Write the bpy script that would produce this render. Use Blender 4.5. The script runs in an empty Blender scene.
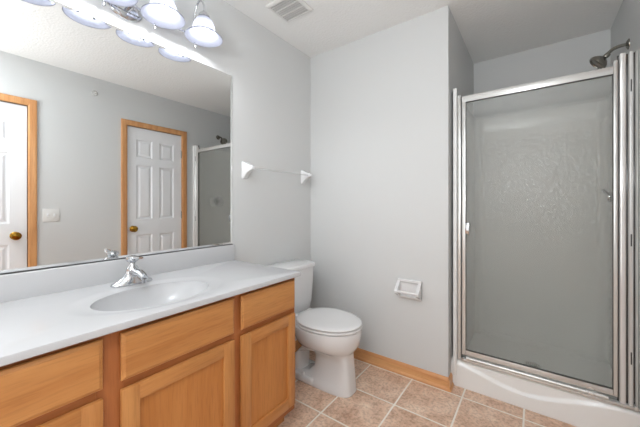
import bpy, bmesh, math, random
from mathutils import Vector, Matrix
random.seed(4)
S = bpy.context.scene
COL = S.collection
PI = math.pi

# ------------------------------------------------------------------ camera
cam_d = bpy.data.cameras.new('camera')
cam = bpy.data.objects.new('camera', cam_d); COL.objects.link(cam)
cam.location = (1.552, 0.0, 1.174)
cam.rotation_euler = (PI/2, 0, 0.6329)
cam_d.sensor_width = 36
cam_d.lens = 36*292.4/640
cam_d.shift_y = -0.0136
cam_d.clip_start = 0.02
S.camera = cam

# ------------------------------------------------------------------ world, exposure
w = bpy.data.worlds.new('world'); S.world = w; w.use_nodes = True
w.node_tree.nodes['Background'].inputs[0].default_value = (0.9, 0.95, 1, 1)
w.node_tree.nodes['Background'].inputs[1].default_value = 1.0
S.view_settings.view_transform = 'Standard'
S.view_settings.look = 'None'
S.view_settings.gamma = 1
S.view_settings.use_curve_mapping = False
S.view_settings.exposure = 0.23

def area(name, loc, rot, sx, sy, power, color=(1, 1, 1)):
    l = bpy.data.lights.new(name, 'AREA'); l.shape = 'RECTANGLE'; l.size = sx; l.size_y = sy
    l.energy = power; l.color = color
    o = bpy.data.objects.new(name, l); COL.objects.link(o); o.location = loc; o.rotation_euler = rot
    return o
# added soft fill from behind the camera, set in the made-up window
area('window_daylight', (1.0, -1.135, .85), (PI/2, 0, PI), 1.6, 1.2, 4, (0.91, 0.955, 1))
# added up-facing fill behind the camera, brightens the room off the ceiling
area('bounce_flash', (1.45, -0.85, 1.50), (PI-0.45, 0, 0), 0.3, 0.3, 28, (0.92, 0.96, 1))
# added top-down fill under the ceiling, out of view, without a fixture
area('ceiling_lamp', (1.40, -0.12, 2.42), (0, 0, 0), 0.40, 0.40, 10, (0.88, 0.94, 1))
LAMP_POWER = 2.5

# ------------------------------------------------------------------ materials
def lin(c):
    return tuple(((v/255)/12.92 if v/255 <= .04045 else ((v/255+.055)/1.055)**2.4) for v in c)+(1,)
def newmat(name):
    m = bpy.data.materials.new(name); m.use_nodes = True
    nt = m.node_tree; b = nt.nodes['Principled BSDF']
    return m, nt, b
def simple(name, col, rough=.5, metal=0, coat=0, bump=None):
    m, nt, b = newmat(name)
    b.inputs['Base Color'].default_value = lin(col)
    b.inputs['Roughness'].default_value = rough
    b.inputs['Metallic'].default_value = metal
    if coat: b.inputs['Coat Weight'].default_value = coat; b.inputs['Coat Roughness'].default_value = .05
    # a faint procedural variation of roughness on every surface
    tc = nt.nodes.new('ShaderNodeTexCoord')
    n = nt.nodes.new('ShaderNodeTexNoise'); n.inputs['Scale'].default_value = 6 if not bump else bump[0]
    n.inputs['Detail'].default_value = 4
    nt.links.new(tc.outputs['Object'], n.inputs['Vector'])
    if bump:
        bp = nt.nodes.new('ShaderNodeBump'); bp.inputs['Strength'].default_value = bump[1]; bp.inputs['Distance'].default_value = bump[2]
        nt.links.new(n.outputs['Fac'], bp.inputs['Height']); nt.links.new(bp.outputs[0], b.inputs['Normal'])
    else:
        r = nt.nodes.new('ShaderNodeMapRange'); r.inputs['To Min'].default_value = max(0, rough-.03); r.inputs['To Max'].default_value = rough+.03
        nt.links.new(n.outputs['Fac'], r.inputs['Value']); nt.links.new(r.outputs[0], b.inputs['Roughness'])
    return m

M = {}
M['wall'] = simple('painted_wall', (210, 211, 210), .75, bump=(180, .12, .001))
M['white_paint'] = simple('white_door_paint', (240, 241, 243), .4)
M['porcelain'] = simple('porcelain', (226, 226, 226), .12, coat=.5)
M['plastic_seat'] = simple('seat_plastic', (228, 227, 226), .22, coat=.2)
M['marble'] = simple('cultured_marble', (196, 196, 197), .2)
M['acrylic'] = simple('shower_acrylic', (240, 240, 238), .25, coat=.3)
M['chrome'] = simple('chrome', (205, 207, 210), .1, metal=1)
M['dark_chrome'] = simple('aged_nickel', (150, 146, 138), .25, metal=1)
M['satin'] = simple('satin_aluminium', (216, 216, 213), .26, metal=.5)
M['brass'] = simple('polished_brass', (170, 128, 50), .16, metal=1)
M['dark'] = simple('dark_gap', (40, 38, 36), .8)
M['jamb'] = simple('polished_jamb', (222, 222, 220), .14, metal=.35)
M['channel'] = simple('dark_polished_channel', (95, 95, 94), .06, metal=1)  # dark base colour stands in for dark reflections between the jamb ribs
M['rubber'] = simple('dark_rubber_seal', (58, 58, 56), .5)
M['grille'] = simple('vent_plastic', (222, 221, 218), .5)

def ceiling_mat():
    m, nt, b = newmat('textured_ceiling')
    b.inputs['Base Color'].default_value = lin((238, 238, 236)); b.inputs['Roughness'].default_value = .9
    tc = nt.nodes.new('ShaderNodeTexCoord')
    n = nt.nodes.new('ShaderNodeTexNoise'); n.inputs['Scale'].default_value = 75; n.inputs['Detail'].default_value = 3; n.inputs['Roughness'].default_value = .6
    v = nt.nodes.new('ShaderNodeTexVoronoi'); v.inputs['Scale'].default_value = 60
    ad = nt.nodes.new('ShaderNodeMath'); ad.operation = 'ADD'
    bp = nt.nodes.new('ShaderNodeBump'); bp.inputs['Strength'].default_value = .4; bp.inputs['Distance'].default_value = .004
    for q in (n, v): nt.links.new(tc.outputs['Object'], q.inputs['Vector'])
    nt.links.new(n.outputs['Fac'], ad.inputs[0]); nt.links.new(v.outputs['Distance'], ad.inputs[1])
    nt.links.new(ad.outputs[0], bp.inputs['Height']); nt.links.new(bp.outputs[0], b.inputs['Normal'])
    return m
M['ceiling'] = ceiling_mat()

def oak(name, axis, c1=(182, 118, 62), c2=(204, 144, 84), rough=.35):
    """oak with the grain running along axis; object coordinates are metres"""
    m, nt, b = newmat(name); N = nt.nodes.new; L = nt.links.new
    tc = N('ShaderNodeTexCoord'); oi = N('ShaderNodeObjectInfo')
    ofs = N('ShaderNodeVectorMath'); ofs.operation = 'SCALE'; ofs.inputs[0].default_value = (3.1, 5.7, 2.3)
    L(oi.outputs['Random'], ofs.inputs['Scale'])
    va = N('ShaderNodeVectorMath'); va.operation = 'ADD'
    L(tc.outputs['Object'], va.inputs[0]); L(ofs.outputs[0], va.inputs[1])
    mp = N('ShaderNodeMapping'); sc = [1, 1, 1]; sc[axis] = .07
    mp.inputs['Scale'].default_value = sc; L(va.outputs[0], mp.inputs['Vector'])
    n1 = N('ShaderNodeTexNoise'); n1.inputs['Scale'].default_value = 22; n1.inputs['Detail'].default_value = 6; n1.inputs['Distortion'].default_value = .7
    n2 = N('ShaderNodeTexNoise'); n2.inputs['Scale'].default_value = 160; n2.inputs['Detail'].default_value = 3
    L(mp.outputs[0], n1.inputs['Vector']); L(mp.outputs[0], n2.inputs['Vector'])
    r1 = N('ShaderNodeValToRGB'); e = r1.color_ramp.elements
    e[0].position = .3; e[0].color = lin(c1); e[1].position = .68; e[1].color = lin(c2)
    L(n1.outputs['Fac'], r1.inputs[0])
    r2 = N('ShaderNodeValToRGB'); e = r2.color_ramp.elements
    e[0].position = .35; e[0].color = (.74, .70, .66, 1); e[1].position = .5; e[1].color = (1, 1, 1, 1)
    L(n2.outputs['Fac'], r2.inputs[0])
    mx = N('ShaderNodeMixRGB'); mx.blend_type = 'MULTIPLY'; mx.inputs[0].default_value = .4
    L(r1.outputs[0], mx.inputs[1]); L(r2.outputs[0], mx.inputs[2]); L(mx.outputs[0], b.inputs['Base Color'])
    b.inputs['Roughness'].default_value = rough
    bp = N('ShaderNodeBump'); bp.inputs['Strength'].default_value = .08; bp.inputs['Distance'].default_value = .001
    L(n2.outputs['Fac'], bp.inputs['Height']); L(bp.outputs[0], b.inputs['Normal'])
    return m
M['oak_x'] = oak('oak_grain_across', 0); M['oak_y'] = oak('oak_grain_horizontal', 1); M['oak_z'] = oak('oak_grain_vertical', 2)
M['frame_z'] = oak('oak_face_frame', 2, (168, 98, 50), (186, 116, 66)); M['frame_y'] = oak('oak_face_rail', 1, (168, 98, 50), (186, 116, 66))  # redder frame oak, with the shade of its recess put into the colour
M['panel_oak'] = oak('oak_panel_vertical', 2, (184, 116, 56), (198, 132, 70))
M['trim_y'] = oak('oak_trim_horizontal', 1, (200, 140, 88), (222, 166, 112))
M['trim_z'] = oak('oak_trim_vertical', 2, (200, 140, 88), (222, 166, 112))
M['trim_x'] = oak('oak_trim_across', 0, (208, 144, 92), (228, 172, 118))

def floor_mat():
    m, nt, b = newmat('ceramic_tile_floor'); N = nt.nodes.new; L = nt.links.new
    tc = N('ShaderNodeTexCoord'); sp = N('ShaderNodeSeparateXYZ'); L(tc.outputs['Object'], sp.inputs[0])
    T = .308
    def math_(op, a, bb=None):
        n = N('ShaderNodeMath'); n.operation = op
        for i, q in enumerate((a, bb)):
            if q is None: continue
            if isinstance(q, (int, float)): n.inputs[i].default_value = q
            else: L(q, n.inputs[i])
        return n.outputs[0]
    fx = math_('DIVIDE', math_('SUBTRACT', sp.outputs[0], .58-T*3), T)
    fy = math_('DIVIDE', math_('SUBTRACT', sp.outputs[1], 1.95-T*12), T)
    g = .0035/T
    def edge(f):
        fr = math_('FRACT', f)
        d = math_('MINIMUM', fr, math_('SUBTRACT', 1.0, fr))
        return d
    d = math_('MINIMUM', edge(fx), edge(fy))
    mask = N('ShaderNodeMapRange'); mask.inputs['From Min'].default_value = g*.9; mask.inputs['From Max'].default_value = g*1.7
    L(d, mask.inputs['Value'])
    cb = N('ShaderNodeCombineXYZ'); L(math_('FLOOR', fx), cb.inputs[0]); L(math_('FLOOR', fy), cb.inputs[1])
    wn = N('ShaderNodeTexWhiteNoise'); L(cb.outputs[0], wn.inputs['Vector'])
    sc = N('ShaderNodeVectorMath'); sc.operation = 'SCALE'; sc.inputs['Scale'].default_value = 7; L(wn.outputs['Color'], sc.inputs[0])
    ad = N('ShaderNodeVectorMath'); ad.operation = 'ADD'; L(tc.outputs['Object'], ad.inputs[0]); L(sc.outputs[0], ad.inputs[1])
    n1 = N('ShaderNodeTexNoise'); n1.inputs['Scale'].default_value = 9; n1.inputs['Detail'].default_value = 8; n1.inputs['Roughness'].default_value = .72
    L(ad.outputs[0], n1.inputs['Vector'])
    rp = N('ShaderNodeValToRGB'); e = rp.color_ramp.elements
    e[0].position = .3; e[0].color = lin((194, 152, 124)); e[1].position = .7; e[1].color = lin((244, 220, 198))
    x = e.new(.5); x.color = lin((226, 192, 166)); L(n1.outputs['Fac'], rp.inputs[0])
    n2 = N('ShaderNodeTexNoise'); n2.inputs['Scale'].default_value = 70; n2.inputs['Detail'].default_value = 4; L(ad.outputs[0], n2.inputs['Vector'])
    r2 = N('ShaderNodeValToRGB'); e = r2.color_ramp.elements
    e[0].position = .36; e[0].color = (.72, .68, .66, 1); e[1].position = .55; e[1].color = (1.05, 1.05, 1.05, 1); L(n2.outputs['Fac'], r2.inputs[0])
    mm = N('ShaderNodeMixRGB'); mm.blend_type = 'MULTIPLY'; mm.inputs[0].default_value = .8; L(rp.outputs[0], mm.inputs[1]); L(r2.outputs[0], mm.inputs[2])
    mx = N('ShaderNodeMixRGB'); L(mask.outputs[0], mx.inputs[0]); mx.inputs[1].default_value = lin((246, 238, 226)); L(mm.outputs[0], mx.inputs[2])
    L(mx.outputs[0], b.inputs['Base Color'])
    b.inputs['Roughness'].default_value = .42
    bp = N('ShaderNodeBump'); bp.inputs['Strength'].default_value = .5; bp.inputs['Distance'].default_value = .002
    hh = math_('ADD', mask.outputs[0], math_('MULTIPLY', n2.outputs['Fac'], .25)); L(hh, bp.inputs['Height']); L(bp.outputs[0], b.inputs['Normal'])
    return m
M['floor'] = floor_mat()

def mirror_mat():
    m, nt, b = newmat('mirror_silver')
    b.inputs['Base Color'].default_value = (.88, .89, .885, 1); b.inputs['Metallic'].default_value = 1; b.inputs['Roughness'].default_value = 0
    return m
M['mirror'] = mirror_mat()

def obscure_glass():
    m = bpy.data.materials.new('obscure_glass'); m.use_nodes = True; nt = m.node_tree; N = nt.nodes.new; L = nt.links.new
    for n in list(nt.nodes): nt.nodes.remove(n)
    out = N('ShaderNodeOutputMaterial')
    tc = N('ShaderNodeTexCoord'); v = N('ShaderNodeTexVoronoi'); v.feature = 'SMOOTH_F1'; v.inputs['Scale'].default_value = 52; v.inputs['Smoothness'].default_value = .8
    nn = N('ShaderNodeTexNoise'); nn.inputs['Scale'].default_value = 40; nn.inputs['Detail'].default_value = 2
    ad = N('ShaderNodeMath'); ad.operation = 'ADD'
    L(tc.outputs['Object'], v.inputs['Vector']); L(tc.outputs['Object'], nn.inputs['Vector'])
    L(v.outputs['Distance'], ad.inputs[0]); L(nn.outputs['Fac'], ad.inputs[1])
    bp = N('ShaderNodeBump'); bp.inputs['Strength'].default_value = .65; bp.inputs["Distance"].default_value = .004; L(ad.outputs[0], bp.inputs['Height'])
    rf = N('ShaderNodeBsdfRefraction'); rf.inputs['IOR'].default_value = 1.10; rf.inputs['Roughness'].default_value = .10; rf.inputs['Color'].default_value = (.86, .87, .84, 1)
    tr = N('ShaderNodeBsdfTransparent'); tr.inputs['Color'].default_value = (.86, .87, .84, 1)
    tl = N('ShaderNodeBsdfTranslucent'); tl.inputs['Color'].default_value = (.85, .86, .84, 1)
    df = N('ShaderNodeBsdfDiffuse'); df.inputs['Color'].default_value = (.62, .63, .61, 1)
    gl = N('ShaderNodeBsdfGlossy'); gl.inputs['Roughness'].default_value = .25
    for q in (rf, tl, gl, df): L(bp.outputs[0], q.inputs['Normal'])
    def mix(f, a, b_):
        x = N('ShaderNodeMixShader'); x.inputs[0].default_value = f; L(a, x.inputs[1]); L(b_, x.inputs[2]); return x.outputs[0]
    s = mix(.55, rf.outputs[0], tr.outputs[0])
    s = mix(.11, s, tl.outputs[0])
    s = mix(.10, s, df.outputs[0])
    s = mix(.035, s, gl.outputs[0])
    L(s, out.inputs[0]); return m
M['obscure'] = obscure_glass()

def clear_bar():
    m = bpy.data.materials.new('clear_acrylic'); m.use_nodes = True; nt = m.node_tree; N = nt.nodes.new; L = nt.links.new
    for n in list(nt.nodes): nt.nodes.remove(n)
    out = N('ShaderNodeOutputMaterial'); tr = N('ShaderNodeBsdfTransparent'); tr.inputs[0].default_value = (.97, .97, .97, 1)
    gl = N('ShaderNodeBsdfPrincipled'); gl.inputs['Roughness'].default_value = .12
    n = N('ShaderNodeTexNoise'); n.inputs['Scale'].default_value = 5
    r = N('ShaderNodeMapRange'); r.inputs['To Min'].default_value = .12; r.inputs['To Max'].default_value = .16; L(n.outputs[0], r.inputs[0])
    x = N('ShaderNodeMixShader'); L(r.outputs[0], x.inputs[0]); L(tr.outputs[0], x.inputs[1]); L(gl.outputs[0], x.inputs[2]); L(x.outputs[0], out.inputs[0])
    return m
M['bar_clear'] = clear_bar()
M['clear_side'] = clear_bar(); M['clear_side'].name = 'smooth_glass_face'
for _n in M['clear_side'].node_tree.nodes:
    if _n.type == 'MAP_RANGE': _n.inputs['To Min'].default_value = .01; _n.inputs['To Max'].default_value = .02

def shade_mat():
    m = bpy.data.materials.new('frosted_lamp_glass'); m.use_nodes = True; nt = m.node_tree; N = nt.nodes.new; L = nt.links.new
    for n in list(nt.nodes): nt.nodes.remove(n)
    out = N('ShaderNodeOutputMaterial'); tl = N('ShaderNodeBsdfTranslucent'); tl.inputs[0].default_value = (.5, .51, .55, 1)
    df = N('ShaderNodeBsdfPrincipled'); df.inputs['Base Color'].default_value = (.25, .26, .31, 1); df.inputs['Roughness'].default_value = .15
    n = N('ShaderNodeTexNoise'); n.inputs['Scale'].default_value = 9
    r = N('ShaderNodeMapRange'); r.inputs['To Min'].default_value = .5; r.inputs['To Max'].default_value = .56; L(n.outputs[0], r.inputs[0])
    x = N('ShaderNodeMixShader'); L(r.outputs[0], x.inputs[0]); L(df.outputs[0], x.inputs[1]); L(tl.outputs[0], x.inputs[2])
    L(x.outputs[0], out.inputs[0]); return m
M['shade'] = shade_mat()
def emit(name, col, s):
    m, nt, b = newmat(name); b.inputs['Base Color'].default_value = (.9, .9, .9, 1)
    b.inputs['Emission Color'].default_value = col; b.inputs['Emission Strength'].default_value = s; return m
M['bulb'] = emit('lit_bulb', (.97, .98, 1, 1), 3)
M['pane'] = emit('bright_window_pane', (.95, .98, 1, 1), .6)  # glow for the added window, part of the fill light

# ------------------------------------------------------------------ mesh helpers
class MB:
    def __init__(s): s.bm = bmesh.new()
    def box(s, a, b, bev=0, seg=2, rot=None):
        r = bmesh.ops.create_cube(s.bm, size=1); vs = r['verts']
        c = [(a[i]+b[i])/2 for i in range(3)]; d = [abs(b[i]-a[i]) for i in range(3)]
        for v in vs: v.co = Vector((v.co.x*d[0], v.co.y*d[1], v.co.z*d[2]))
        if bev:
            es = list({e for v in vs for e in v.link_edges})
            q = bmesh.ops.bevel(s.bm, geom=es, offset=bev, segments=seg, affect='EDGES', profile=.5)
            vs = list({v for f in q['faces'] for v in f.verts} | {v for v in vs if v.is_valid})
        for v in vs:
            if rot: v.co = rot @ v.co
            v.co += Vector(c)
        return s
    def ring_loft(s, rings, cap0=True, cap1=True, closed=True):
        V = [[s.bm.verts.new(p) for p in r] for r in rings]
        n = len(V[0])
        for i in range(len(V)-1):
            for j in range(n if closed else n-1):
                k = (j+1) % n
                s.bm.faces.new((V[i][j], V[i][k], V[i+1][k], V[i+1][j]))
        if cap0: s.bm.faces.new(list(reversed(V[0])))
        if cap1: s.bm.faces.new(V[-1])
        return s
    def lathe(s, prof, loc=(0, 0, 0), rot=None, n=32, cap=True, scale=(1, 1)):
        """profile (radius, height) turned about z, then rotated and moved"""
        rings = []
        for r, h in prof:
            ring = []
            for j in range(n):
                a = 2*PI*j/n; p = Vector((r*math.cos(a)*scale[0], r*math.sin(a)*scale[1], h))
                if rot: p = rot @ p
                ring.append(p+Vector(loc))
            rings.append(ring)
        return s.ring_loft(rings, cap, cap)
    def tube(s, pts, rad, n=12, smooth=True):
        pts = [Vector(p) for p in pts]
        if smooth and len(pts) > 2:
            out = []
            for i in range(len(pts)-1):
                p0 = pts[max(i-1, 0)]; p1 = pts[i]; p2 = pts[i+1]; p3 = pts[min(i+2, len(pts)-1)]
                for k in range(6):
                    t = k/6
                    out.append(.5*((2*p1)+(p2-p0)*t+(2*p0-5*p1+4*p2-p3)*t*t+(3*p1-p0-3*p2+p3)*t**3))
            out.append(pts[-1]); pts = out
        rs = rad if isinstance(rad, (list, tuple)) else None
        rings = []; up = Vector((0, 0, 1)); nx = None
        for i, p in enumerate(pts):
            t = (pts[min(i+1, len(pts)-1)]-pts[max(i-1, 0)]).normalized()
            if nx is None: nx = t.cross(up if abs(t.z) < .9 else Vector((1, 0, 0))).normalized()
            else: nx = (nx-t*nx.dot(t)).normalized()
            ny = t.cross(nx)
            if rs:
                f = i/(len(pts)-1)*(len(rs)-1); k = min(int(f), len(rs)-2); r = rs[k]+(rs[k+1]-rs[k])*(f-k)
            else: r = rad
            rings.append([p+nx*r*math.cos(2*PI*j/n)+ny*r*math.sin(2*PI*j/n) for j in range(n)])
        return s.ring_loft(rings)
    def prism(s, outline, fn, d0, d1):
        """outline of 2-D points, fn(u, v, d) gives the 3-D point"""
        return s.ring_loft([[fn(u, v, d0) for u, v in outline], [fn(u, v, d1) for u, v in outline]])
    def build(s, name, mat, parent=None, smooth=False, loc=None, label=None):
        bmesh.ops.recalc_face_normals(s.bm, faces=s.bm.faces)
        me = bpy.data.meshes.new(name); 
        if parent is not None:
            pl = parent.matrix_world_loc
            for v in s.bm.verts: v.co -= pl
        elif loc is not None:
            for v in s.bm.verts: v.co -= Vector(loc)
        s.bm.to_mesh(me); s.bm.free()
        if smooth:
            for p in me.polygons: p.use_smooth = True
            try: me.set_sharp_from_angle(angle=math.radians(38))
            except Exception: pass
        me.materials.append(mat)
        o = bpy.data.objects.new(name, me); COL.objects.link(o)
        if parent is not None: o.parent = parent.obj
        elif loc is not None: o.location = loc
        if label: o['label'] = label
        return o

class Root:
    """an Empty at a thing's base"""
    def __init__(s, name, loc, label, cat, group=None):
        s.obj = bpy.data.objects.new(name, None); COL.objects.link(s.obj)
        s.obj.location = loc; s.obj['label'] = label; s.obj['category'] = cat; s.obj.empty_display_size = .05
        if group: s.obj['group'] = group
        s.matrix_world_loc = Vector(loc)
class Sub:
    """lets a part carry sub-parts (the part's own origin sits at the thing's base)"""
    def __init__(s, o, loc=(0, 0, 0)):
        s.obj = o; s.matrix_world_loc = Vector(loc)
def tag(o, label, cat, group=None):
    o['label'] = label; o['category'] = cat
    if group: o['group'] = group
    return o
def struct(o): o['kind'] = 'structure'; return o
def B(name, a, b, mat, parent=None, bev=0, **k):
    return MB().box(a, b, bev).build(name, mat, parent, smooth=bev > 0, **k)
def ry(a): return Matrix.Rotation(a, 3, 'Y')
def rx(a): return Matrix.Rotation(a, 3, 'X')
def rz(a): return Matrix.Rotation(a, 3, 'Z')

# ------------------------------------------------------------------ room
W = 1.994; YB = 1.978; XS = 1.111; YS = 2.935; H = 2.44; YF = -1.18
struct(B('floor', (-.12, YF-.12, -.1), (W+.12, YS+.12, 0), M['floor']))
struct(B('ceiling', (-.12, YF-.12, H), (W+.12, YS+.12, H+.1), M['ceiling']))
struct(B('wall_left', (-.12, YF, 0), (0, YB, H), M['wall']))
bl = MB()
bl.prism([(-.12, YB), (XS, YB), (XS, YS), (W+.12, YS), (W+.12, YS+.12), (-.12, YS+.12)], lambda u, v, d: Vector((u, v, d)), 0, H)
struct(bl.build('wall_back', M['wall']))
D1 = (-.10, .544); D2 = (1.308, 1.917); DH = 2.032
# right wall with two door openings
mb = MB()
for y0, y1, z0, z1 in ((YF, D1[0], 0, H), (D1[0], D1[1], DH, H), (D1[1], D2[0], 0, H), (D2[0], D2[1], DH, H), (D2[1], YS, 0, H)):
    mb.box((W, y0, z0), (W+.12, y1, z1))
struct(mb.build('wall_right', M['wall']))
# front wall behind the camera; its window is added for the fill light
wx0, wx1, wz0, wz1 = .2, 1.8, .25, 1.45
mb = MB()
mb.box((-.12, YF-.12, 0), (wx0, YF, H)); mb.box((wx1, YF-.12, 0), (W+.12, YF, H))
mb.box((wx0, YF-.12, 0), (wx1, YF, wz0)); mb.box((wx0, YF-.12, wz1), (wx1, YF, H))
struct(mb.build('wall_front', M['wall']))
mb = MB()
for a, b in (((wx0-.06, YF, wz0-.06), (wx0, YF+.015, wz1+.06)), ((wx1, YF, wz0-.06), (wx1+.06, YF+.015, wz1+.06)),
             ((wx0, YF, wz0-.06), (wx1, YF+.015, wz0)), ((wx0, YF, wz1), (wx1, YF+.015, wz1+.06))):
    mb.box(a, b, .003)
wf = struct(mb.build('window_1', M['trim_z'], smooth=True))
wr = Sub(wf)
B('pane', (wx0, YF-.06, wz0), (wx1, YF-.05, wz1), M['pane'], wr)

# doors in the right wall (seen in the mirror)
def door(n, y0, y1, hinge_right):
    x0 = W+.012
    mb = MB(); wd = y1-y0-.006; ya = y0+.003; zt = DH-.004; zb = .008
    st = .105 if wd > .62 else .095; mid = .08
    rails = [(zb, .20), (.845, .97), (1.60, 1.70), (1.915, zt)] if False else [(zb, .22), (.84, 1.015), (1.615, 1.70), (1.90, zt)]
    # stiles
    mb.box((x0, ya, zb), (x0+.035, ya+st, zt)); mb.box((x0, ya+wd-st, zb), (x0+.035, ya+wd, zt))
    cy = ya+wd/2
    mb.box((x0, cy-mid/2, zb), (x0+.035, cy+mid/2, zt))
    for za, zc in rails:
        mb.box((x0, ya+st, za), (x0+.035, cy-mid/2, zc)); mb.box((x0, cy+mid/2, za), (x0+.035, ya+wd-st, zc))
    # panels: sunk field with raised centre
    for i in range(3):
        za, zc = rails[i][1], rails[i+1][0]
        for (pa, pb) in ((ya+st, cy-mid/2), (cy+mid/2, ya+wd-st)):
            def rect(ins, d): return [Vector((x0+d, pa+ins, za+ins)), Vector((x0+d, pb-ins, za+ins)), Vector((x0+d, pb-ins, zc-ins)), Vector((x0+d, pa+ins, zc-ins))]
            mb.ring_loft([rect(0, 0), rect(.012, .010), rect(.022, .010), rect(.040, .002)], cap0=False)
    o = struct(mb.build('door_%d' % n, M['white_paint'], loc=None))
    d = Sub(o)
    # hardware
    yk = (y1-.075) if not hinge_right else (y0+.060)
    k = MB(); R = ry(-PI/2)
    k.lathe([(.0, 0), (.033, 0), (.033, .004), (.028, .009), (.013, .011), (.012, .026), (.022, .032), (.032, .041), (.034, .052), (.027, .062), (.0, .067)], (x0, yk, .912), R, cap=False)
    k.build('door_knob', M['brass'], d, smooth=True, label='round brass door knob')
    yh = y1-.001 if hinge_right else y0+.001
    for z in (.25, 1.05, 1.80):
        h = MB(); h.lathe([(.0, -.045), (.006, -.045), (.006, .045), (.0, .045)], (x0-.004, yh, z), n=12, cap=False)
        h.build('hinge', M['dark_chrome'], d, smooth=True)
    if not hinge_right: B('strike_plate', (x0-.011, y1-.002, .88), (x0-.004, y1+.001, .94), M['brass'], d)
    return o
door(1, D1[0], D1[1], False); door(2, D2[0], D2[1], True)
def casing(n, y0, y1, wdt=.057):
    mb = MB()
    prof = [(0, 0), (0, .010), (.010, .014), (.045, .016), (wdt, .013), (wdt, 0)]  # across, depth
    # mitred frame as a loft around three sides
    rings = []
    for (yy, zz, sy, sz) in ((y0, 0, -1, 0), (y0, DH, -1, 1), (y1, DH, 1, 1), (y1, 0, 1, 0)):
        rings.append([Vector((W-.0005-d, yy+sy*a, zz+sz*a)) for a, d in prof])
    mb.ring_loft(rings)
    # jamb lining
    mb.box((W, y0-.012, 0), (W+.1, y0, DH)); mb.box((W, y1, 0), (W+.1, y1+.012, DH)); mb.box((W, y0-.012, DH), (W+.1, y1+.012, DH+.012))
    struct(mb.build('trim_%d' % n, M['trim_z']))
casing(1, *D1); casing(2, *D2)

# baseboards: oak board with a rounded shoe
def baseboard(name, p0, p1, nrm, mat):
    p0 = Vector(p0+(0,)); p1 = Vector(p1+(0,)); nv = Vector(nrm+(0,))
    prof = [(0, 0), (.019, 0), (.019, .008), (.015, .017), (.0115, .020), (.0115, .062), (.008, .072), (.003, .079), (0, .079)]
    mb = MB(); mb.ring_loft([[p+nv*d+Vector((0, 0, z)) for d, z in prof] for p in (p0, p1)])
    return struct(mb.build(name, mat))
baseboard('baseboard_back', (0, YB), (XS+.0, YB), (0, -1), M['trim_x'])
baseboard('baseboard_corner', (XS, YB-.019), (XS, YB+.068), (1, 0), M['trim_y'])
baseboard('baseboard_left', (0, 1.172), (0, YB), (1, 0), M['trim_y'])
baseboard('baseboard_right', (W, D1[1]+.057), (W, D2[0]-.057), (-1, 0), M['trim_y'])
baseboard('baseboard_front', (0, YF), (W, YF), (0, 1), M['trim_x'])
baseboard('baseboard_far', (0, YF), (0, -.08), (1, 0), M['trim_y'])

# ------------------------------------------------------------------ vanity cabinet
VY0, VY1 = -.055, 1.166; VX = .53; VT = .800
V = Root('vanity_cabinet', (.27, (VY0+VY1)/2, 0), 'long honey oak vanity cabinet with drawers over doors, standing along the mirror wall', 'cabinet')
# carcass: sides, bottom, face frame
mb = MB()
mb.box((.006, VY0, .0), (VX-.075, VY0+.016, .10)); mb.box((.006, VY0, .10), (VX-.02, VY0+.016, VT))
mb.box((.006, VY1-.016, .0), (VX-.075, VY1, .10)); mb.box((.006, VY1-.016, .10), (VX-.02, VY1, VT))
mb.box((.006, VY0+.016, .10), (VX-.02, VY1-.016, .116)); mb.box((.006, VY0+.016, .116), (.012, VY1-.016, VT))
for y in (.334, .788): mb.box((.012, y-.008, .116), (VX-.02, y+.008, VT))
mb.build('carcass', M['oak_z'], V)
for a, b in ((VY0, VY0+.03), (.311-.012, .357+.012), (.770-.012, .806+.012), (VY1-.03, VY1)):
    MB().box((VX-.02, a, .10), (VX, b, VT), .001).build('frame_stile', M['frame_z'], V)
for z0, z1 in ((.10, .152), (.600, .655), (.772, VT)):
    for a, b in ((VY0+.03, .299), (.369, .758), (.818, VY1-.03)):
        MB().box((VX-.02, a, z0), (VX-.0006, b, z1), .001).build('frame_rail', M['frame_y'], V)
B('toe_kick', (VX-.09, VY0+.001, .0), (VX-.076, VY1-.001, .10), M['oak_y'], V)
def drawer_front(y0, y1, z0=.640, z1=.785):
    mb = MB(); x = VX
    def rect(ins, d): return [Vector((x+d, y0+ins, z0+ins)), Vector((x+d, y1-ins, z0+ins)), Vector((x+d, y1-ins, z1-ins)), Vector((x+d, y0+ins, z1-ins))]
    mb.ring_loft([rect(.012, .0004), rect(.012, .004), rect(0, .009), rect(0, .014), rect(.002, .0165), rect(.008, .0185), rect(.010, .020)])
    return mb.build('drawer_front', M['oak_y'], V)
def cab_door(y0, y1, z0=.140, z1=.613, s=.052):
    x = VX; mb = MB(); ya, yb, za, zb = y0+s, y1-s, z0+s, z1-s
    def rect(ins, dd): return [Vector((x+dd, ya+ins, za+ins)), Vector((x+dd, yb-ins, za+ins)), Vector((x+dd, yb-ins, zb-ins)), Vector((x+dd, ya+ins, zb-ins))]
    mb.ring_loft([rect(-.004, .004), rect(-.004, .010), rect(.003, .0105), rect(.003, .0095)])
    o = mb.build('cabinet_door', M['panel_oak'], V)
    d = Sub(o, V.matrix_world_loc)
    for a, b in ((y0, y0+s), (y1-s, y1)): MB().box((x+.004, a, z0), (x+.020, b, z1), .003).build('stile', M['oak_z'], d, smooth=True)
    for a, b in ((z0, z0+s), (z1-s, z1)): MB().box((x+.004, y0+s-.001, a), (x+.0196, y1-s+.001, b), .002).build('rail', M['oak_y'], d, smooth=True)
BANKS = ((-.035, .311), (.357, .770), (.806, 1.150))
for a, b in BANKS: drawer_front(a, b); cab_door(a, b)

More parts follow.
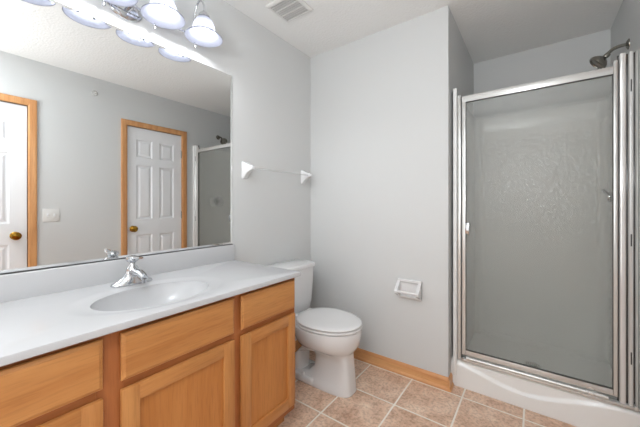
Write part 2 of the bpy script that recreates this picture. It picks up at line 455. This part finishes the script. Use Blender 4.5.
# ------------------------------------------------------------------ vanity top with moulded basin
T0, T1 = -.075, 1.176; TX = .566; TZ = .825; TH = .024
C = Root('countertop', (.28, .55, TZ-TH), 'white cultured marble vanity top with backsplash and moulded oval basin, lying on the oak cabinet', 'countertop')
cxb, cyb, ax, ay = .335, .555, .150, .212
def topz(x, y):
    r = math.hypot((x-cxb)/ax, (y-cyb)/ay)
    if r >= 1.36: return TZ
    if r >= 1.0:
        t = (1.36-r)/.36; t = t*t*(3-2*t); return TZ-.006*t
    t = 1-r
    return TZ-.006-.125*(1-(r**3.2))**.75 if r > 0 else TZ-.131
import bisect
angs = [2*PI*i/144 for i in range(144)]
x0, x1, y0, y1 = .021, TX-.006, T0+.006, T1-.006
for X, Y in ((x0, y0), (x0, y1), (x1, y0), (x1, y1)):
    a = math.atan2(Y-cyb, X-cxb) % (2*PI); i = min(range(144), key=lambda k: abs(angs[k]-a)); angs[i] = a
def ell(a, k):
    # point on the scaled ellipse in direction a
    c, s_ = math.cos(a), math.sin(a); r = k/math.hypot(c/ax, s_/ay); return cxb+c*r, cyb+s_*r
def rectp(a):
    c, s_ = math.cos(a), math.sin(a); t = 1e9
    if c > 1e-9: t = min(t, (x1-cxb)/c)
    if c < -1e-9: t = min(t, (x0-cxb)/c)
    if s_ > 1e-9: t = min(t, (y1-cyb)/s_)
    if s_ < -1e-9: t = min(t, (y0-cyb)/s_)
    return cxb+c*t, cyb+s_*t
rings = []
for k in [1.0, 1.015, 1.04, 1.08, 1.13, 1.18, 1.23, 1.28, 1.32, 1.36]:
    ring = []
    for a in angs:
        p = ell(a, k); q = rectp(a)
        if math.hypot(p[0]-cxb, p[1]-cyb) > math.hypot(q[0]-cxb, q[1]-cyb): p = q
        ring.append(Vector((p[0], p[1], topz(*p) if p is not q else topz(*q))))
    rings.append(ring)
def offs(p, d, z):
    X, Y = p.x, p.y
    X = X+d if X > x1-1e-5 else X
    Y = Y+d if Y > y1-1e-5 else (Y-d if Y < y0+1e-5 else Y)
    return Vector((X, Y, z))
rr = [Vector((*rectp(a), topz(*rectp(a)))) for a in angs]
rings.append(rr)
rings.append([offs(p, .004, min(p.z, TZ)-.0015) for p in rr]); rings.append([offs(p, .006, TZ-.006) for p in rr])
rings.append([offs(p, .006, TZ-TH+.003) for p in rr]); rings.append([offs(p, .003, TZ-TH+.0005) for p in rr])
rings.append([offs(p, -.02, TZ-TH+.0005) for p in rr])
mb = MB(); mb.ring_loft(rings, cap0=False, cap1=False)
mb.build('slab', M['marble'], C, smooth=True)
mb = MB(); rings = []
for k in [1.0, .99, .975, .95, .91, .86, .8, .7, .6, .45, .3, .15]:
    rings.append([Vector((*ell(a, k), topz(*ell(a, k)))) for a in angs])
mb.ring_loft(rings, cap0=False, cap1=True); mb.build('basin', M['marble'], C, smooth=True)
mb = MB(); mb.box((.001, T0, TZ-TH+.001), (.021, T1, .922), .004, 3)
mb.build('backsplash', M['marble'], C, smooth=True)
mb = MB(); mb.lathe([(0, .0), (.024, .0), (.024, .004), (.015, .005), (.013, .002), (0, .002)], (cxb, cyb, TZ-.1305), cap=False)
mb.build('drain', M['chrome'], C, smooth=True)

# ------------------------------------------------------------------ faucet
fx, fy, fz = .118, .552, TZ+.0002
Fa = Root('faucet', (fx, fy, fz), 'chrome single lever faucet standing behind the oval basin', 'faucet')
mb = MB(); n = 40
def oval(rx_, ry_, z, p=2.6, ox=0):
    out = []
    for j in range(n):
        a = 2*PI*j/n; c, s_ = math.cos(a), math.sin(a)
        out.append(Vector((fx+ox+rx_*math.copysign(abs(c)**(2/p), c), fy+ry_*math.copysign(abs(s_)**(2/p), s_), z)))
    return out
mb.ring_loft([oval(.026, .076, fz, 2.6), oval(.027, .078, fz+.004), oval(.025, .074, fz+.010), oval(.022, .055, fz+.017, 2.2), oval(.021, .036, fz+.030, 2), oval(.021, .026, fz+.046, 2), oval(.020, .022, fz+.062, 2), oval(.017, .018, fz+.068, 2)])
mb.build('base', M['chrome'], Fa, smooth=True)
mb = MB()
sp = [(fx+.005, fz+.044, .020, .017), (fx+.03, fz+.050, .018, .014), (fx+.06, fz+.052, .016, .012), (fx+.09, fz+.046, .014, .011), (fx+.108, fz+.037, .0125, .011)]
rings = []
for X, Z, hw, hh in sp:
    rings.append([Vector((X+math.sin(2*PI*j/20)*hh*.25, fy+math.cos(2*PI*j/20)*hw, Z+math.sin(2*PI*j/20)*hh)) for j in range(20)])
mb.ring_loft(rings); mb.lathe([(.009, -.012), (.010, 0), (.0, 0)], (fx+.104, fy, fz+.034), n=16, cap=False)
mb.build('spout', M['chrome'], Fa, smooth=True)
mb = MB()
mb.lathe([(0, 0), (.016, 0), (.015, .006), (.011, .012), (.011, .018), (.021, .025), (.025, .033), (.022, .041), (.012, .045), (.0, .046)], (fx, fy, fz+.064), cap=False, n=28)
# flat lever blade reaching forward over the spout
rings = []
for t in range(7):
    u = t/6; X = fx+.075*u; Z = fz+.098+.010*u; hw = .010+.006*math.sin(PI*min(1, u*1.05)); 
    rings.append([Vector((X, fy+hw*math.cos(2*PI*j/12), Z+.004*math.sin(2*PI*j/12))) for j in range(12)])
mb.ring_loft(rings)
mb.build('lever', M['chrome'], Fa, smooth=True)
mb = MB(); mb.tube([(fx-.024, fy, fz+.01), (fx-.030, fy, fz+.055)], .0025, 8); mb.lathe([(0, 0), (.005, .002), (.005, .008), (0, .010)], (fx-.030, fy, fz+.053), n=12, cap=False)
mb.build('lift_rod', M['chrome'], Fa, smooth=True)

for c in Fa.obj.children: 
    for v in c.data.vertices: v.co = (v.co.x*1.12, v.co.y*1.05, v.co.z*1.14)

# ------------------------------------------------------------------ wall mirror with bevelled edge
mb = MB(); ma, mb_, mz0, mz1 = T0, 1.170, .9258, 1.992
def mr(ins, d): return [Vector((d, ma+ins, mz0+ins)), Vector((d, mb_-ins, mz0+ins)), Vector((d, mb_-ins, mz1-ins)), Vector((d, ma+ins, mz1-ins))]
mb.ring_loft([mr(0, .0005), mr(0, .0035), mr(.012, .0055)])
Mi = Root('wall_mirror', (0, .55, mz0), 'large frameless mirror on the wall above the vanity backsplash', 'mirror')
mb.build('mirror_glass', M['mirror'], Mi)
MB().box((.0005, ma, .9222), (.0075, mb_, .9255)).build('bottom_channel', M['rubber'], Mi, label='dark thin bottom channel')

# ------------------------------------------------------------------ vanity light
LY = (.255, .464, .673, .882); LX = .146; LZ = 2.054
Lt = Root('vanity_light', (0, .5685, 2.10), 'chrome four lamp vanity light with white bell glass shades, above the mirror', 'light fixture')
mb = MB(); mb.lathe([(0, .001), (.062, .001), (.062, .005), (.056, .012), (.04, .016), (.02, .018), (0, .018)], (0, .5685, 2.095), ry(PI/2), n=48, cap=False, scale=(.85, 1.15))
mb.build('back_plate', M['chrome'], Lt, smooth=True)
mb = MB(); mb.tube([(.058, LY[0]-.01, 2.09), (.058, LY[3]+.01, 2.09)], .006, 12, smooth=False)
mb.tube([(.012, .5685, 2.09), (.058, .5685, 2.09)], .009, 12, smooth=False)
mb.build('cross_bar', M['chrome'], Lt, smooth=True)
for y in LY:
    mb = MB(); mb.tube([(.058, y, 2.066), (.058, y, 2.10), (.054, y, 2.15), (.060, y, 2.215), (.088, y, 2.262), (.122, y, 2.262), (LX, y, 2.225), (LX, y, 2.190)], .0055, 10)
    mb.lathe([(0, -.012), (.009, -.010), (.011, 0), (.009, .010), (0, .012)], (.058, y, 2.09), n=16, cap=False)
    mb.build('arm', M['chrome'], Lt, smooth=True)
    mb = MB(); mb.lathe([(0, 0), (.005, .002), (.006, .010), (.004, .014), (.007, .020), (.005, .026), (0, .034)], (.058, y, 2.030), n=14, cap=False)
    mb.build('finial', M['chrome'], Lt, smooth=True)
    mb = MB(); mb.lathe([(0, .032), (.010, .032), (.016, .026), (.028, .012), (.030, 0), (.026, 0), (.0, .004)], (LX, y, 2.160), n=28, cap=False)
    mb.build('shade_holder', M['chrome'], Lt, smooth=True)
    outer = [(.094, .0), (.0925, .004), (.084, .012), (.069, .023), (.060, .034), (.0565, .048), (.053, .064), (.046, .082), (.037, .096), (.028, .106), (.022, .110)]
    inner = [(r-.003, h-.001 if i else .001) for i, (r, h) in enumerate(outer)]
    mb = MB(); mb.lathe(outer+list(reversed(inner))+[outer[0]], (LX, y, LZ), n=48, cap=False)
    sh = mb.build('lamp_shade', M['shade'], Lt, smooth=True)
    mb = MB(); mb.lathe([(0, 0), (.012, .003), (.021, .011), (.024, .022), (.021, .034), (.014, .045), (.013, .058), (0, .059)], (LX, y, LZ+.046), n=24, cap=False)
    mb.build('bulb', M['bulb'], Lt, smooth=True)
    l = bpy.data.lights.new('bulb_light', 'POINT'); l.energy = LAMP_POWER; l.shadow_soft_size = .022; l.color = (.95, .97, 1)
    lo = bpy.data.objects.new('bulb_light', l); COL.objects.link(lo); lo.location = (LX, y, LZ+.032)

# ------------------------------------------------------------------ toilet
TY = 1.582
To = Root('toilet', (.35, TY, 0), 'white porcelain toilet with closed lid standing between vanity and back wall', 'toilet')
def egg(z, xb, xf, hw, p=2.2, n=48, wide=.42):
    """egg outline: xb back, xf front, widest at fraction wide"""
    cx_ = xb+(xf-xb)*wide; out = []
    for j in range(n):
        a = 2*PI*j/n; c, s_ = math.cos(a), math.sin(a)
        rx_ = (xf-cx_) if c > 0 else (cx_-xb)
        out.append(Vector((cx_+rx_*math.copysign(abs(c)**(2/p), c), TY+hw*math.copysign(abs(s_)**(2/p), s_), z)))
    return out
mb = MB()
# bowl over a flat-fronted pedestal column that runs into a low foot
mb.ring_loft([egg(.000, .16, .648, .086, 3.6), egg(.006, .155, .652, .089, 3.6), egg(.026, .16, .650, .086, 3.6), egg(.040, .22, .648, .079, 4, wide=.5), egg(.070, .33, .644, .070, 4.5, wide=.5), egg(.12, .375, .640, .064, 5, wide=.5),
              egg(.19, .385, .632, .064, 5, wide=.5), egg(.225, .37, .628, .072, 4.5, wide=.5), egg(.245, .32, .632, .092, 3.2, wide=.48), egg(.258, .27, .645, .122, 2.5), egg(.275, .245, .660, .150, 2.3), egg(.302, .235, .674, .173, 2.15), egg(.338, .225, .681, .186, 2.1),
              egg(.375, .22, .684, .190, 2.1), egg(.392, .22, .680, .187, 2.1), egg(.397, .225, .668, .180, 2.1)])
mb.box((.045, TY-.115, .32), (.30, TY+.115, .392), .018, 3)
mb.build('bowl', M['porcelain'], To, smooth=True)
mb = MB()
rings = []
for (X, Z, hy, hx, nz) in ((.40, .235, .060, .045, -.3), (.345, .235, .062, .048, -.1), (.285, .215, .066, .052, .35), (.235, .165, .070, .054, .9), (.222, .10, .070, .056, 1.5), (.222, .03, .070, .060, 1.57)):
    d = Vector((math.cos(PI-nz+PI/2), 0, math.sin(PI-nz+PI/2)))
    rings.append([Vector((X, TY, Z))+Vector((0, 1, 0))*hy*math.cos(2*PI*j/24)+d*hx*math.sin(2*PI*j/24) for j in range(24)])
mb.ring_loft(rings); mb.build('trapway', M['porcelain'], To, smooth=True)
mb = MB(); mb.box((.14, TY-.098, 0), (.40, TY+.098, .052), .016, 3); mb.build('foot', M['porcelain'], To, smooth=True)
for sgn in (-1, 1):
    mb = MB(); mb.lathe([(0, .018), (.008, .016), (.013, .008), (.014, 0)], (.315, TY+sgn*.080, .051), n=20, cap=False)
    mb.build('bolt_cap', M['plastic_seat'], To, smooth=True)
def ringseat(z0, z1, ins):
    return [egg(z0, .245+ins+.004, .690-ins-.004, .186-ins-.004, 2.05), egg(z0+.003, .245+ins, .690-ins, .186-ins, 2.05), egg((z0+z1)/2, .245+ins-.002, .692-ins, .188-ins, 2.05), egg(z1-.003, .245+ins, .690-ins, .186-ins, 2.05), egg(z1, .245+ins+.006, .684-ins, .180-ins, 2.05)]
mb = MB(); mb.ring_loft(ringseat(.399, .413, 0)); mb.build('seat', M['plastic_seat'], To, smooth=True)
mb = MB(); rg = ringseat(.417, .431, .002)+[egg(.4335, .28, .65, .15, 2.05), egg(.4345, .33, .58, .09, 2.05)]
mb.ring_loft(rg); mb.build('lid', M['plastic_seat'], To, smooth=True)
for s_ in (-1, 1):
    mb = MB(); mb.box((.232, TY+s_*.07-.018, .395), (.262, TY+s_*.07+.018, .426), .006, 3); mb.build('seat_hinge', M['plastic_seat'], To, smooth=True)
# tank: tapers to the bottom
mb = MB()
def tk(z, x0, x1, hw, r=.03):
    out = []; q = 6
    for (X, Y, a0) in ((x1-r, TY+hw-r, 0), (x0+r, TY+hw-r, 90), (x0+r, TY-hw+r, 180), (x1-r, TY-hw+r, 270)):
        for i in range(q+1):
            a = math.radians(a0+90*i/q); out.append(Vector((X+r*math.cos(a), Y+r*math.sin(a), z)))
    return out
mb.ring_loft([tk(.388, .04, .170, .165), tk(.395, .030, .180, .175), tk(.45, .022, .192, .183), tk(.60, .018, .200, .190), tk(.708, .016, .204, .193)])
tkp = mb.build('tank', M['porcelain'], To, smooth=True)
mb = MB(); mb.ring_loft([tk(.709, .014, .208, .194), tk(.712, .010, .215, .200), tk(.733, .010, .215, .200), tk(.741, .014, .211, .196), tk(.744, .024, .20, .185)])
mb.build('tank_lid', M['porcelain'], To, smooth=True)
mb = MB(); mb.lathe([(0, 0), (.012, 0), (.012, .008), (0, .010)], (.200, TY-.14, .645), ry(PI/2), n=16, cap=False); mb.tube([(.212, TY-.14, .645), (.216, TY-.10, .640), (.214, TY-.065, .634)], .005, 8)
mb.build('flush_lever', M['chrome'], To, smooth=True)
# supply stop and hose
Sv = Root('supply_valve', (.0, TY-.16, .16), 'small chrome stop valve and hose on the wall behind the toilet', 'valve')
mb = MB(); mb.lathe([(0, .020), (.03, .021), (.03, .026), (.008, .028), (.008, .075), (0, .076)], (0, TY-.16, .16), ry(PI/2), n=20, cap=False)
mb.lathe([(0, 0), (.012, 0), (.012, .035), (0, .036)], (.07, TY-.16, .145), n=16, cap=False); mb.build('stop', M['chrome'], Sv, smooth=True)
mb = MB(); mb.lathe([(0, 0), (.018, .002), (.018, .010), (0, .012)], (.082, TY-.16, .16), ry(PI/2), n=18, cap=False, scale=(.6, 1)); mb.build('handle', M['chrome'], Sv, smooth=True)
mb = MB(); mb.tube([(.07, TY-.16, .18), (.075, TY-.175, .24), (.085, TY-.17, .32), (.09, TY-.14, .385)], .005, 8); mb.build('hose', M['satin'], Sv, smooth=True)

# ------------------------------------------------------------------ ceramic towel bar with clear rod
Tb = Root('towel_bar', (0, 1.56, 1.40), 'clear towel rod between two white ceramic posts on the left wall', 'towel bar')
for y in (1.268, 1.872):
    mb = MB()
    def pr(xx, hy, hz, r=.006, dz=0):
        return [Vector((xx, y+a*hy, 1.403+dz+b*hz)) for a, b in ((-1, -.85), (-.85, -1), (.85, -1), (1, -.85), (1, .85), (.85, 1), (-.85, 1), (-1, .85))]
    mb.ring_loft([pr(.0005, .024, .056), pr(.006, .024, .056), pr(.012, .021, .052), pr(.022, .018, .042, dz=.006), pr(.040, .017, .030, dz=.010), pr(.066, .016, .018, dz=.012), pr(.080, .014, .014, dz=.012), pr(.088, .009, .009, dz=.012)])
    mb.build('post', M['porcelain'], Tb, smooth=True)
mb = MB(); mb.tube([(.066, 1.285, 1.414), (.066, 1.855, 1.414)], .006, 16, smooth=False); mb.build('bar', M['bar_clear'], Tb, smooth=True)

# ------------------------------------------------------------------ ceramic paper holder on the back wall
P = Root('toilet_paper_holder', (.864, YB, .60), 'empty white ceramic paper holder on the back wall right of the toilet', 'paper holder')
x0p, x1p, z0p, z1p = .782, .946, .532, .664
mb = MB(); y = YB-.0005
def pf(xi, zi, yy): return [Vector((x0p+xi, yy, z0p+zi)), Vector((x1p-xi, yy, z0p+zi)), Vector((x1p-xi, yy, z1p-zi)), Vector((x0p+xi, yy, z1p-zi))]
mb.ring_loft([pf(0, 0, y), pf(0, 0, y-.010), pf(.004, .004, y-.016), pf(.018, .018, y-.017), pf(.024, .026, y-.006), pf(.03, .035, y-.004)])
# lip at the bottom
mb.build('frame', M['porcelain'], P, smooth=False)
for a, b in ((x0p, x0p+.020), (x1p-.020, x1p)):
    mb = MB()
    out = [(y-.002, z0p+.004), (y-.050, z0p+.030), (y-.074, z0p+.042), (y-.078, z0p+.056), (y-.070, z0p+.068), (y-.012, z1p-.010), (y-.002, z1p-.010)]
    mb.ring_loft([[Vector((a, yy, zz)) for yy, zz in out], [Vector((b, yy, zz)) for yy, zz in out]])
    mb.build('arm', M['porcelain'], P)
mb = MB(); mb.tube([(x0p+.018, y-.062, z0p+.054), (x1p-.018, y-.062, z0p+.054)], .0095, 16, smooth=False)
mb.build('roller', M['plastic_seat'], P, smooth=True)
mb = MB(); mb.tube([(x0p+.015, y-.012, z0p+.012), (x1p-.015, y-.012, z0p+.012)], .010, 12, smooth=False); mb.build('lower_lip', M['porcelain'], P, smooth=True)

# ------------------------------------------------------------------ ceiling exhaust grille
Vx0, Vx1, Vy0, Vy1 = .172, .400, 1.290, 1.502
E_ = Root('exhaust_vent', ((Vx0+Vx1)/2, (Vy0+Vy1)/2, H), 'square white slotted exhaust fan grille on the ceiling above the toilet', 'vent')
mb = MB(); z = H-.0005; fr = .024
def vr(i, zz): return [Vector((Vx0+i, Vy0+i, zz)), Vector((Vx1-i, Vy0+i, zz)), Vector((Vx1-i, Vy1-i, zz)), Vector((Vx0+i, Vy1-i, zz))]
mb.ring_loft([vr(0, z), vr(.003, z-.006), vr(.014, z-.013), vr(fr, z-.013), vr(fr, z-.003)], cap0=False, cap1=False)
mb.build('frame', M['grille'], E_)
B('backing', (Vx0+fr-.002, Vy0+fr-.002, z-.003), (Vx1-fr+.002, Vy1-fr+.002, z-.001), M['dark'], E_)
ix0, ix1, iy0, iy1 = Vx0+fr, Vx1-fr, Vy0+fr, Vy1-fr
for k in (1, 2):
    yy = iy0+(iy1-iy0)*k/3; B('cross_bar', (ix0, yy-.0055, z-.013), (ix1, yy+.0055, z-.003), M['grille'], E_)
mb = MB(); nsl = 21
for i in range(1, nsl):
    xx = ix0+(ix1-ix0)*i/nsl; mb.box((xx-.0011, iy0, z-.0115), (xx+.0011, iy1, z-.003))
for k in range(3):
    for q in (.33, .67):
        yy = iy0+(iy1-iy0)*(k+q)/3; mb.box((ix0, yy-.0011, z-.0105), (ix1, yy+.0011, z-.003))
mb.build('slats', M['grille'], E_)

# ------------------------------------------------------------------ shower stall
SX0, SX1 = XS+.001, W-.001; SY1 = YS-.001; SYF = 2.050; ZC = .170; ST = 1.930
St = Root('shower_stall', ((SX0+SX1)/2, 2.5, 0), 'white moulded shower base and wall surround filling the alcove', 'shower stall')
# base pan: apron with a bowed moulding, curb top, inner well
mb = MB()
nx_ = 60
def ap_line(x):
    u = (x-1.50)/.33
    return ZC+.004-.085*math.exp(-(u*1.25)**2) if abs(u) < 1.6 else ZC
def prof(x):
    zl = ap_line(x); out = [Vector((x, SYF+.002, 0)), Vector((x, SYF, .004))]
    for i in range(1, 25):
        zz = .004+(ZC-.016)*i/24
        t = max(0, min(1, (zz-(zl-.016))/.016)); t = t*t*(3-2*t)
        out.append(Vector((x, SYF+.001*i/24+.014*t, zz)))
    out += [Vector((x, SYF+.022, ZC-.005)), Vector((x, SYF+.030, ZC)), Vector((x, SYF+.105, ZC)), Vector((x, SYF+.115, ZC-.006)), Vector((x, SYF+.120, .075))]
    for i in range(1, 13):
        yy = SYF+.120+(SY1-SYF-.120)*i/12
        out.append(Vector((x, yy, .075-.012*math.sin(PI*i/12))))
    return out
xs = [SX0+(SX1-SX0)*i/nx_ for i in range(nx_+1)]
V_ = [prof(x) for x in xs]
mb.ring_loft(V_, cap0=False, cap1=False, closed=False)
mb.build('base', M['acrylic'], St, smooth=True)
# surround walls with coved corners
mb = MB(); th = .022; r = .07
path_in = [(SX0+th, SYF+.030)]; path_out = [(SX0, SYF+.030)]
def arc(cx_, cy_, r_, a0, a1, n=8): return [(cx_+r_*math.cos(math.radians(a0+(a1-a0)*i/n)), cy_+r_*math.sin(math.radians(a0+(a1-a0)*i/n))) for i in range(n+1)]
pin = [(SX0+th, SYF+.035)]+arc(SX0+th+r, SY1-th-r, r, 180, 90)+arc(SX1-th-r, SY1-th-r, r, 90, 0)+[(SX1-th, SYF+.035)]
pout = [(SX1, SYF+.035), (SX1, SY1), (SX0, SY1), (SX0, SYF+.035)]
def layer(z, poff=0):
    return [Vector((x, y, z)) for x, y in pin]
n_ = len(pin)
# bands: ledge line near the top, shelves
levels = [(.060, 0), (ST-.16, 0), (ST-.15, -.006), (ST-.012, -.006), (ST-.003, 0), (ST, .010)]
rings = []
cx_, cy_ = (SX0+SX1)/2, 2.5
def shrink(p, d):
    x, y = p
    x = x+d if x > cx_ else x-d
    y = y+d if y > 2.8 else y
    return x, y
for z, d in levels: rings.append([Vector((*shrink(p, d), z)) for p in pin])
rings.append([Vector((max(SX0, min(SX1, shrink(p, th)[0])), min(SY1, shrink(p, th)[1]), ST)) for p in pin])
mb.ring_loft(rings, cap0=False, cap1=False, closed=False)
mb.build('surround', M['acrylic'], St, smooth=True)
# front flanges of the surround
mb = MB(); mb.box((SX0+.012, SYF-.004, ZC-.10), (SX0+.034, SYF+.036, ST), .004, 3)
mb.build('flange', M['acrylic'], St, smooth=True)
mb = MB(); mb.box((1.964, SYF+.004, ZC-.10), (SX1, SYF+.036, ST), .005, 3); mb.build('flange', M['acrylic'], St, smooth=True)
mb = MB(); mb.lathe([(0, .004), (.045, .004), (.050, 0), (.0, 0)], (1.54, 2.50, .0645), n=32, cap=False); dr = mb.build('drain', M['dark_chrome'], St, smooth=True)
mb = MB()
for i in range(-3, 4): mb.box((1.54+i*.011-.003, 2.475, .0684), (1.54+i*.011+.003, 2.525, .0688))
mb.build('drain_slots', M['dark'], Sub(dr, St.matrix_world_loc))

# framed door
Dr = Root('shower_door', (1.52, 2.08, ZC), 'framed shower door of obscure textured glass in silver aluminium, on the shower curb', 'shower door')
yc = 2.072
def bar(name, a, b, mat='satin', bev=.003, label=None): return MB().box(a, b, bev, 2).build(name, M[mat], Dr, smooth=True, label=label)
ZB, ZT = .172, 1.872
bar('wall_jamb', (1.1475, yc-.012, ZB), (1.168, yc+.020, ZT+.01))
bar('seal', (1.168, yc-.004, ZB), (1.1745, yc+.012, ZT-.002), 'rubber', .001)
bar('door_stile', (1.1745, yc-.014, .212), (1.197, yc+.014, ZT))
bar('door_stile', (1.872, yc-.014, .212), (1.888, yc+.014, 1.90))
bar('top_rail', (1.1745, yc-.015, 1.832), (1.872, yc+.015, ZT))
bar('bottom_rail', (1.197, yc-.013, .212), (1.872, yc+.013, .244))
mb = MB(); mb.box((1.168, yc-.018, ZB-.001), (1.962, yc+.022, .186), .002); mb.tube([(1.20, yc-.014, .196), (1.853, yc-.014, .196)], .010, 14, smooth=False)
mb.build('sill_track', M['satin'], Dr, smooth=True)
gp = MB().box((1.194, yc-.003, .240), (1.875, yc+.003, 1.836)).build('glass_panel', M['obscure'], Dr)
gp.data.materials.append(M['clear_side'])       # patterned on the room side, smooth on the other faces
for p in gp.data.polygons: p.material_index = 0 if p.normal.y < -.5 else 1
bar('gasket', (1.197, yc-.0145, .244), (1.1995, yc-.0035, 1.832), 'rubber', 0); bar('gasket', (1.8695, yc-.0145, .244), (1.872, yc-.0035, 1.832), 'rubber', 0)
bar('gasket', (1.1995, yc-.0145, .244), (1.8695, yc-.0035, .247), 'rubber', 0); bar('gasket', (1.1995, yc-.0145, 1.829), (1.8695, yc-.0035, 1.832), 'rubber', 0)
mb = MB(); mb.box((1.214, yc-.038, .985), (1.221, yc-.014, 1.062), .002, 2); mb.box((1.196, yc-.018, .99), (1.215, yc-.013, 1.057), .001)
mb.build('handle', M['chrome'], Dr, smooth=True)
# fluted fixed jamb on the hinge side: three polished half-round ribs over metal coloured dark for the groove reflections
B('channel', (1.889, yc+.006, ZB+.014), (1.9625, yc+.014, ST-.004), M['channel'], Dr)
for xa, xb in ((1.894, 1.9195), (1.9265, 1.9445), (1.9510, 1.9620)):
    q = [(xa, yc+.0055), (xa+.001, yc-.006), (xa+.004, yc-.0105), ((xa+xb)/2, yc-.0125), (xb-.004, yc-.0105), (xb-.001, yc-.006), (xb, yc+.0055)]
    mb = MB(); mb.prism(q, lambda u, v, d: Vector((u, v, d)), ZB+.014, ST-.002); mb.build('jamb_rib', M['jamb'], Dr, smooth=True)
for z in (1.76, 1.0, .42):
    MB().box((1.9325, yc-.015, z-.03), (1.9375, yc-.0085, z+.03), .001).build('hinge_slot', M['rubber'], Dr, smooth=True)
bar('end_cap', (1.946, yc-.020, ZB-.001), (1.962, yc+.006, .192), 'satin', .002)

# shower head and arm
HY = 2.43
Sh = Root('shower_head', (W-.022, HY, 2.105), 'dark nickel shower head on a bent arm above the shower door', 'shower head')
mb = MB(); mb.lathe([(0, .0), (.030, .0), (.029, .004), (.018, .010), (.012, .012), (0, .012)], (W-.0005, HY, 2.108), ry(-PI/2), n=32, cap=False); mb.build('flange', M['dark_chrome'], Sh, smooth=True)
mb = MB(); mb.tube([(W-.003, HY, 2.108), (W-.035, HY, 2.107), (W-.066, HY, 2.098), (W-.090, HY, 2.076)], .0095, 14); mb.build('arm', M['dark_chrome'], Sh, smooth=True)
R = ry(math.radians(180+48))
mb = MB(); mb.lathe([(0, -.012), (.013, -.010), (.015, .004), (.012, .014), (.017, .018), (.030, .026), (.044, .040), (.049, .052), (.048, .062), (.041, .066), (.038, .060), (0, .060)], (W-.092, HY, 2.070), R, n=36, cap=False)
mb.build('head', M['dark_chrome'], Sh, smooth=True)

# shower valve
Vv = Root('shower_valve', (W-.025, HY, 1.22), 'chrome shower valve handle seen blurred through the textured glass', 'shower valve')
R = ry(-PI/2)
mb = MB(); mb.lathe([(0, 0), (.075, 0), (.075, .004), (.06, .010), (.03, .014), (0, .014)], (SX1-.0225, HY, 1.22), R, n=40, cap=False); mb.build('escutcheon', M['chrome'], Vv, smooth=True)
mb = MB(); mb.lathe([(0, .01), (.018, .012), (.016, .035), (.026, .045), (.030, .058), (.026, .070), (0, .074)], (SX1-.022, HY, 1.22), R, n=28, cap=False)
mb.tube([(SX1-.075, HY, 1.22), (SX1-.10, HY-.02, 1.245), (SX1-.112, HY-.03, 1.262)], .009, 10); mb.build('handle', M['chrome'], Vv, smooth=True)

# ------------------------------------------------------------------ switch plate and round sprinkler cover on the right wall
Sw = Root('light_switch', (W, .695, 1.08), 'white double light switch plate on the wall between the two doors', 'light switch')
MB().box((W-.006, .637, 1.022), (W-.0005, .753, 1.139), .002, 2).build('plate', M['grille'], Sw, smooth=True)
for y in (.672, .718): 
    MB().box((W-.0075, y-.006, 1.068), (W-.0055, y+.006, 1.093), .0005).build('slot', M['white_paint'], Sw, smooth=True)
    MB().box((W-.016, y-.0035, 1.080), (W-.006, y+.0035, 1.091), .001, rot=None).build('toggle', M['white_paint'], Sw, smooth=True)
Spk = Root('sprinkler', (W, 1.023, 2.286), 'small round sidewall sprinkler high on the wall between the doors', 'sprinkler')
mb = MB(); mb.lathe([(0, 0), (.027, 0), (.026, .004), (.020, .007), (.009, .008), (.007, .022), (0, .023)], (W-.0005, 1.023, 2.286), R, n=28, cap=False); mb.build('rosette', M['satin'], Spk, smooth=True)
mb = MB(); mb.box((W-.040, 1.012, 2.283), (W-.037, 1.034, 2.289), .001); mb.tube([(W-.022, 1.023, 2.286), (W-.038, 1.023, 2.286)], .003, 8, smooth=False); mb.build('deflector', M['satin'], Spk, smooth=True)
